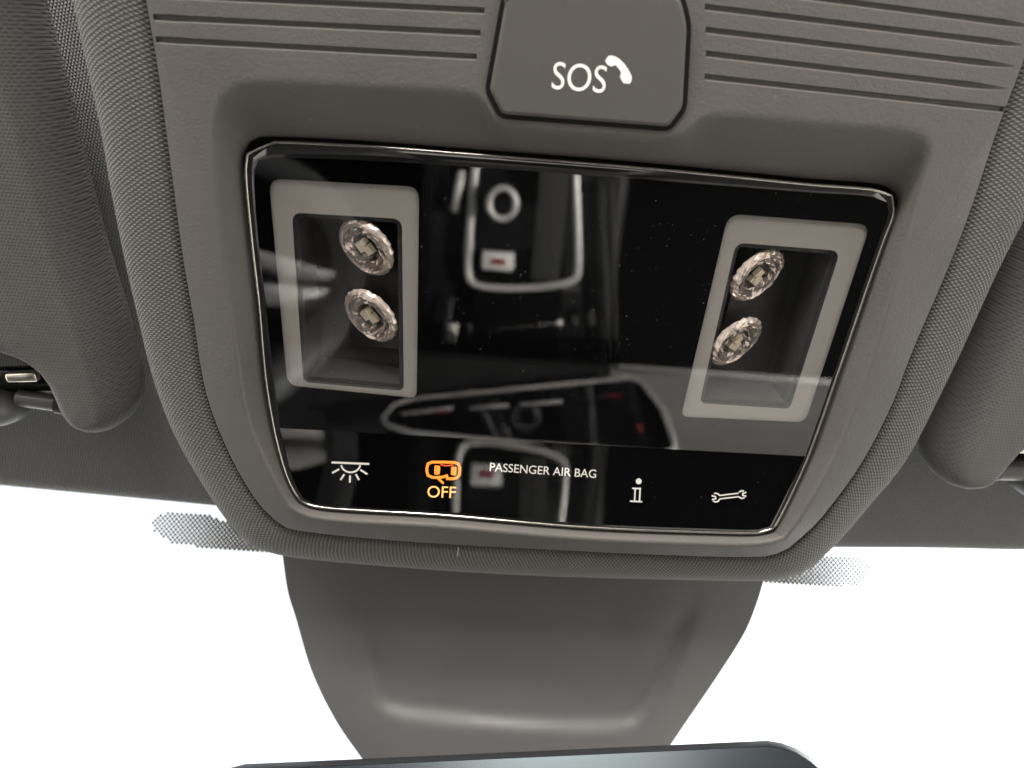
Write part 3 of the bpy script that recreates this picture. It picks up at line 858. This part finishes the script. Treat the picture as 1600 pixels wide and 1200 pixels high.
def zone(poly, shrink_x0, shrink_x1):
    pc = [gpt(x, y) for x, y in poly]
    u0, u1 = min(p[0] for p in pc), max(p[0] for p in pc); v0, v1 = min(p[1] for p in pc), max(p[1] for p in pc)
    q2 = [(p[0], p[1]) for p in pc]; step = .0018; j = 0; vv = v0
    while vv < v1:
        uu = u0 + (j % 2) * step / 2
        while uu < u1:
            if inpoly(uu, vv, q2):
                t = (uu - shrink_x0) / (shrink_x1 - shrink_x0); t = min(1, max(0, t))
                z = GP[2] - (vv - GP[1]) * math.tan(R(27))
                dotat(Vector((uu, vv, z)), .00055 + .00026 * t)
            uu += step
        vv += step * .5; j += 1
zone(zl, gpt(236, 830)[0], gpt(380, 850)[0])
zone(zr, gpt(1362, 890)[0], gpt(1230, 900)[0])
# left edge of the mirror cover is fringed by the same dots
ledge_px = [(441, 868), (450, 930), (462, 962), (488, 1051), (526, 1128), (560, 1178)]
for (x, y) in crom([Vector(p) for p in ledge_px], 46):
    dotat(gpt(x + 3.5, y), .0007); 
tag(mk('dot_print', V, F, M['dot'], ws), kind='stuff')
v = [W(gpt(x, y)) for x, y in ((-200, 788), (0, 806), (120, 816), (236, 828), (236, 838), (120, 838), (0, 832), (-200, 816))]
mk('pale_band', v, [tuple(range(8))], M['band'], ws)

# ------------------------------------------------------------------ mirror foot cover and mirror
SP0 = at(820, 890, -.030); SN = Vector((0, math.tan(R(24)), 1)).normalized()
Lx = crom([Vector(p) for p in [(436, 820), (441, 864), (450, 925), (462, 965), (488, 1051), (526, 1128), (566, 1186), (620, 1262)]], 60)
Rx = crom([Vector(p) for p in [(1206, 850), (1194, 905), (1180, 950), (1164, 988), (1120, 1058), (1086, 1108), (1052, 1158), (985, 1262)]], 60)
iL = [(540, 880), (554, 952), (566, 1030), (581, 1084), (600, 1110), (640, 1119)]
iR = [(1110, 900), (1085, 960), (1060, 1018), (1035, 1070), (1012, 1108), (985, 1128)]
def xat(poly, y):
    for i in range(len(poly) - 1):
        if poly[i][1] <= y <= poly[i + 1][1]:
            t = (y - poly[i][1]) / (poly[i + 1][1] - poly[i][1]); return poly[i][0] + t * (poly[i + 1][0] - poly[i][0])
    return poly[0][0] if y < poly[0][1] else poly[-1][0]
def sst(a, b, x):
    t = min(1, max(0, (x - a) / (b - a))); return t * t * (3 - 2 * t)
inner = [(528, 700), (540, 880), (554, 952), (566, 1030), (581, 1078), (590, 1096), (606, 1108), (640, 1115), (780, 1126), (900, 1133), (970, 1133), (992, 1128), (1008, 1112), (1035, 1070), (1060, 1018), (1085, 960), (1110, 900), (1150, 700)]
def sdist(p, poly):
    best = 1e9
    for i in range(len(poly)):
        a, b = Vector(poly[i]), Vector(poly[i - 1]); ab = b - a
        t = min(1, max(0, (p - a).dot(ab) / ab.length_squared)); best = min(best, (a + ab * t - p).length)
    return best if inpoly(p[0], p[1], poly) else -best
NC = 90; v = []; f = []
for j in range(60):
    lp, rp = Lx[j], Rx[j]
    for i in range(NC + 1):
        s = i / NC; p = lp.lerp(rp, s)
        dish = sst(-9, 20, sdist(p, inner)) * sst(890, 1070, p[1])
        e = min(s, 1 - s); curl = .020 * (1 - sst(0, .035, e)) ** 2 if e < .035 else 0
        q = on(p[0], p[1], SP0 + SN * (.0), SN)
        bulge = .006 * (1 - (2 * s - 1) ** 2)
        q = q + SN * (bulge - .0030 * dish)
        v.append(W(q))
for j in range(59):
    for i in range(NC): f.append((j * (NC + 1) + i, (j + 1) * (NC + 1) + i, (j + 1) * (NC + 1) + i + 1, j * (NC + 1) + i + 1))
# side walls up to the glass
k0 = len(v)
for side in (0, NC):
    for j in range(60): v.append(v[j * (NC + 1) + side] + W(-SN * .036) - W((0, 0, 0)))
for s_i, side in enumerate((0, NC)):
    for j in range(59):
        a, b = j * (NC + 1) + side, (j + 1) * (NC + 1) + side; c, d = k0 + s_i * 60 + j + 1, k0 + s_i * 60 + j
        f.append((a, d, c, b) if side == 0 else (a, b, c, d))
mc = mk('mirror_cover', v, f, M['shroud'], smooth=True, sharp=50)
tag(mc, 'tapering dark plastic mirror foot cover hanging below the console on the windscreen', 'mirror cover')

mcen = dist(800, 1394, .262)
mloc = W(mcen)
mir = thing('rearview_mirror', mloc, 'frameless rear-view mirror whose top edge shows at the bottom of the view', 'mirror')
# local axes: long axis, up axis, face normal (towards the rear and a little down)
top_dir = (W(dist(1050, 1161, .246)) - W(dist(560, 1183, .246))).normalized()
nrm = Vector((-.10, -.80, -.60)); nrm = (nrm - top_dir * nrm.dot(top_dir)).normalized(); upv = nrm.cross(top_dir).normalized()
if upv.z < 0: upv = -upv
def mring(hx, hy, r_, off, lift=0.0, n_=8):
    out = []
    for cx, cy_, a0_ in ((hx - r_, hy - r_, 0), (-hx + r_, hy - r_, 90), (-hx + r_, -hy + r_, 180), (hx - r_, -hy + r_, 270)):
        for k in range(n_ + 1):
            a = R(a0_ + 90 * k / n_); x = cx + r_ * math.cos(a); y = cy_ + r_ * math.sin(a)
            y += .006 * (1 - (x / hx) ** 2) * (1 if y > 0 else -.4)       # gently arched top
            out.append(mloc + top_dir * x + upv * y + nrm * off)
    return out
HX, HY = .099, .033
rg = [mring(HX - .012, HY - .01, .016, -.03), mring(HX - .002, HY - .002, .02, -.012), mring(HX, HY, .021, -.004), mring(HX, HY, .021, 0), mring(HX - .0016, HY - .0016, .0195, .0016)]
v, f, _ = loft(rg); f.append(tuple(range(len(rg[0]))))
recalc(mk('mirror_housing', v, f, M['mirrorrim'], mir, smooth=True, sharp=50))
gq = mring(HX - .0017, HY - .0017, .0195, .0015)
mk('mirror_pane', gq, [tuple(range(len(gq)))], M['mirror'], mir)

# ------------------------------------------------------------------ cabin below, seen mirrored in the panel
def rf(px, py, depth):
    """world point of the cabin that the upper facet shows at this pixel, depth metres below the panel"""
    p = at(px, py, -depth); return Vector((p[0], -p[1], H - depth))
cz = .62
cc = rf(815, 380, cz)
con = thing('centre_console', Vector((cc.x, cc.y - .1, .0)), 'black centre console with silver trim line, seen mirrored in the glossy panel', 'console')
v, f = box_vf((cc.x, cc.y - .18, (H - cz - .012) / 2), .215, .86, H - cz - .012, bev=.012); mk('console_body', v, f, M['blackp'], con, smooth=True, sharp=40)
tp = [(752, 120), (747, 200), (742, 262), (737, 320), (731, 425), (734, 438), (745, 445), (812, 450), (888, 441), (900, 434), (903, 410), (901, 330), (898, 262), (894, 200), (890, 120)]
pth = crom([rf(x, y, cz - .001) for x, y in tp], 70)
v, f = tube(pth, .0042, 8, flat=.6); mk('trim_line', v, f, M['silver'], con, smooth=True)
v, f = box_vf(rf(818, 345, cz + .004), .098, .36, .012, bev=.003); mk('inlay_plate', v, f, M['blackg'], con, smooth=True, sharp=40)
v, f = box_vf(rf(860, 335, cz - .0035), .030, .14, .004, bev=.001); mk('storage_mat', v, f, M['mat_grey'], con, smooth=True, sharp=40)
kc = rf(785, 318, cz - .016)
ringp = [kc + Vector((math.cos(2 * math.pi * k / 28) * .0135, math.sin(2 * math.pi * k / 28) * .0155, 0)) for k in range(28)]
v, f = tube(ringp, .0032, 8, closed=True); sel = mk('gear_selector', v, f, M['silver'], con, smooth=True)
v, f = box_vf(kc - Vector((0, 0, .010)), .024, .028, .022, bev=.005); mk('selector_base', v, f, M['blackg'], sel, smooth=True, sharp=40)
bc = rf(778, 407, cz - .006)
v, f = box_vf(bc, .033, .019, .010, bev=.002); bt = mk('park_button', v, f, M['btnwhite'], con, smooth=True, sharp=40)
v, f = box_vf(bc + Vector((0, 0, .0054)), .015, .006, .001, bev=.0003); mk('button_mark', v, f, M['btnred'], bt)
for (a, b, r_, mt) in (((742, 519), (878, 503), .0034, 'silver'), ((708, 506), (704, 533), .006, 'silver'), ((735, 506), (731, 526), .004, 'mat_grey'), ((893, 492), (900, 508), .004, 'mat_grey'), ((921, 486), (924, 508), .005, 'mat_grey'),
                      ((938, 285), (950, 555), .003, 'mat_grey'), ((955, 285), (962, 555), .0025, 'mat_grey'), ((722, 268), (708, 330), .004, 'silver'), ((706, 465), (690, 540), .0028, 'mat_grey'), ((745, 462), (905, 450), .003, 'mat_grey')):
    v, f = tube([rf(*a, cz), rf(*a, cz).lerp(rf(*b, cz), .5), rf(*b, cz)], r_, 8, flat=.6)
    mk('tray_bar' if mt == 'silver' else 'tray_edge', v, f, M[mt], con, smooth=True)
# touchscreen, standing on the dashboard
VC = Vector((CAM[0], -CAM[1], H + CAM[2]))                     # the viewpoint mirrored in the panel
def rfp(px, py, p0, n_):
    d = rf(px, py, .4) - VC; return VC + d * ((p0 - VC).dot(n_) / d.dot(n_))
sa, sb, sc2 = rf(650, 624, .44), rf(985, 592, .44), rf(820, 690, .35)
pl_n = (sb - sa).cross(sc2 - sa).normalized()
if pl_n.y > 0: pl_n = -pl_n
spx = [(600, 652), (616, 633), (650, 624), (735, 616), (820, 608), (900, 600), (985, 592), (1003, 598), (1035, 640), (1052, 686), (1054, 702), (1040, 709), (820, 694), (640, 676), (604, 664)]
spw = [rfp(x, y, sa, pl_n) for x, y in spx]
cen = sum(spw, Vector()) / len(spw)
scn = thing('touchscreen', cen, 'wide black dashboard touchscreen with pale rim, seen mirrored in the glossy panel', 'touchscreen')
v, f = tube(spw, .0026, 8, closed=True, up=pl_n); mk('screen_rim', v, f, M['silver'], scn, smooth=True)
k0 = len(spw); v = [p + pl_n * .0004 for p in spw] + [p - pl_n * .014 for p in spw]
f = [tuple(range(k0)), tuple(range(2 * k0 - 1, k0 - 1, -1))] + [(i, k0 + i, k0 + (i + 1) % k0, (i + 1) % k0) for i in range(k0)]
recalc(mk('screen_glass', v, f, M['screen'], scn))
for a, b in (((628, 649), (708, 639)), ((734, 640), (795, 635)), ((814, 634), (878, 629)), ((900, 627), (950, 621))):
    A, B = rfp(*a, sa, pl_n) + pl_n * .001, rfp(*b, sa, pl_n) + pl_n * .001
    v, f = tube([A, (A + B) / 2, B], .0016, 8); mk('slider_bar', v, f, M['silver'] if a[0] < 890 else M['mat_grey'], scn, smooth=True)
for (x, y, ax) in ((692, 646, 0), (960, 621, 0), (1000, 672, 1)):
    v, f = box_vf(rfp(x, y, sa, pl_n) + pl_n * .0015, .012 if not ax else .004, .002, .002 if not ax else .012, bev=.0004); mk('red_mark', v, f, M['btnred'], scn)
# dashboard: grey pad above, black fascia tucked under it
yd = rf(1180, 590, .46).y
def sweep(prof, xs_):
    v = []; f = []; n_ = len(prof)
    for x in xs_: v += [Vector((x, p.y, p.z)) for p in prof]
    for i in range(len(xs_) - 1):
        for j in range(n_): f.append((i * n_ + j, i * n_ + (j + 1) % n_, (i + 1) * n_ + (j + 1) % n_, (i + 1) * n_ + j))
    return v, f + [tuple(range(n_)), tuple((len(xs_) - 1) * n_ + j for j in range(n_ - 1, -1, -1))]
pr = crom([Vector((0, yd + a, H + b)) for a, b in ((.03, -.50), (.0, -.47), (.004, -.458), (.016, -.452), (.045, -.445), (.075, -.41), (.11, -.375), (.16, -.36), (.30, -.355), (.60, -.385))], 40) + [Vector((0, yd + .60, H - .50))]
dash = thing('dashboard', Vector((0, yd + .3, .25)), 'grey padded dashboard with bright trim edge, seen mirrored in the glossy panel', 'dashboard')
v, f = sweep(pr, [.092, .3, .5, .72]); recalc(mk('dash_pad', v, f, M['dashp'], dash, smooth=True, sharp=50))
v, f = sweep(pr, [-.72, -.4, -.15, .090]); recalc(mk('dash_centre', v, f, M['dashd'], dash, smooth=True, sharp=50))
v, f = sweep([Vector((0, yd + a, z)) for a, z in ((.035, H - .502), (.10, H - .56), (.16, H - .66), (.20, .3), (.58, .3), (.58, H - .502))], [-.71, 0, .71]); recalc(mk('dash_fascia', v, f, M['dashd'], dash))
v, f = tube([Vector((x, yd + .0, H - .462)) for x in (.10, .3, .5, .7)], .003, 8); mk('trim_edge', v, f, M['silver'], dash, smooth=True)
v, f = box_vf((-.37, yd + .19, H - .38), .42, .20, .15, Matrix.Rotation(R(-12), 3, 'X'), .03, 4); mk('instrument_hood', v, f, M['dashd'], dash, smooth=True, sharp=50)
# steering wheel (left-hand drive)
wc = rf(222, 425, .47)
sw = thing('steering_wheel', wc, 'dark steering wheel with bright spokes, mirrored at the left of the glossy panel', 'steering wheel')
tiltm = Matrix.Rotation(R(62), 3, 'X')
circ = [wc + tiltm @ Vector((math.cos(2 * math.pi * k / 56) * .178, math.sin(2 * math.pi * k / 56) * .178, 0)) for k in range(56)]
v, f = tube(circ, .0155, 12, closed=True, up=tiltm @ Vector((0, 0, 1))); mk('wheel_rim', v, f, M['leather'], sw, smooth=True)
v, f = box_vf(wc - tiltm @ Vector((0, 0, .02)), .13, .11, .05, tiltm, .022); mk('hub_pad', v, f, M['blackp'], sw, smooth=True, sharp=50)
for sx in (-1, 1):
    for a, b in (((.05 * sx, .025), (.168 * sx, .02)), ((.05 * sx, -.03), (.168 * sx, .0))):
        A, B = wc + tiltm @ Vector((a[0], a[1], .008)), wc + tiltm @ Vector((b[0], b[1], .004))
        v, f = tube([A, (A + B) / 2, B], .010, 8, flat=.5); mk('spoke_trim', v, f, M['silver'], sw, smooth=True)
    v, f = box_vf(wc + tiltm @ Vector((.11 * sx, 0, -.012)), .12, .05, .02, tiltm, .008); mk('spoke', v, f, M['blackp'], sw, smooth=True, sharp=50)
# two front seats
for sx, lab in ((-1, "driver's grey cloth seat, mirrored at the upper left of the panel"), (1, 'passenger grey cloth seat, mirrored at the upper right of the panel')):
    st = thing('front_seat', Vector((.37 * sx, -.18, 0)), lab, 'seat', 'front seats')
    v, f = box_vf((.37 * sx, -.19, .33), .46, .50, .20, Matrix.Rotation(R(8), 3, 'X'), .06, 5); mk('seat_cushion', v, f, M['seat'], st, smooth=True, sharp=60)
    v, f = box_vf((.37 * sx, -.58, .66), .46, .16, .72, Matrix.Rotation(R(18), 3, 'X'), .06, 5); mk('seat_backrest', v, f, M['seat'], st, smooth=True, sharp=60)
    v, f = box_vf((.37 * sx, -.19, .14), .40, .42, .26, None, .02); mk('seat_base', v, f, M['carpet'], st)
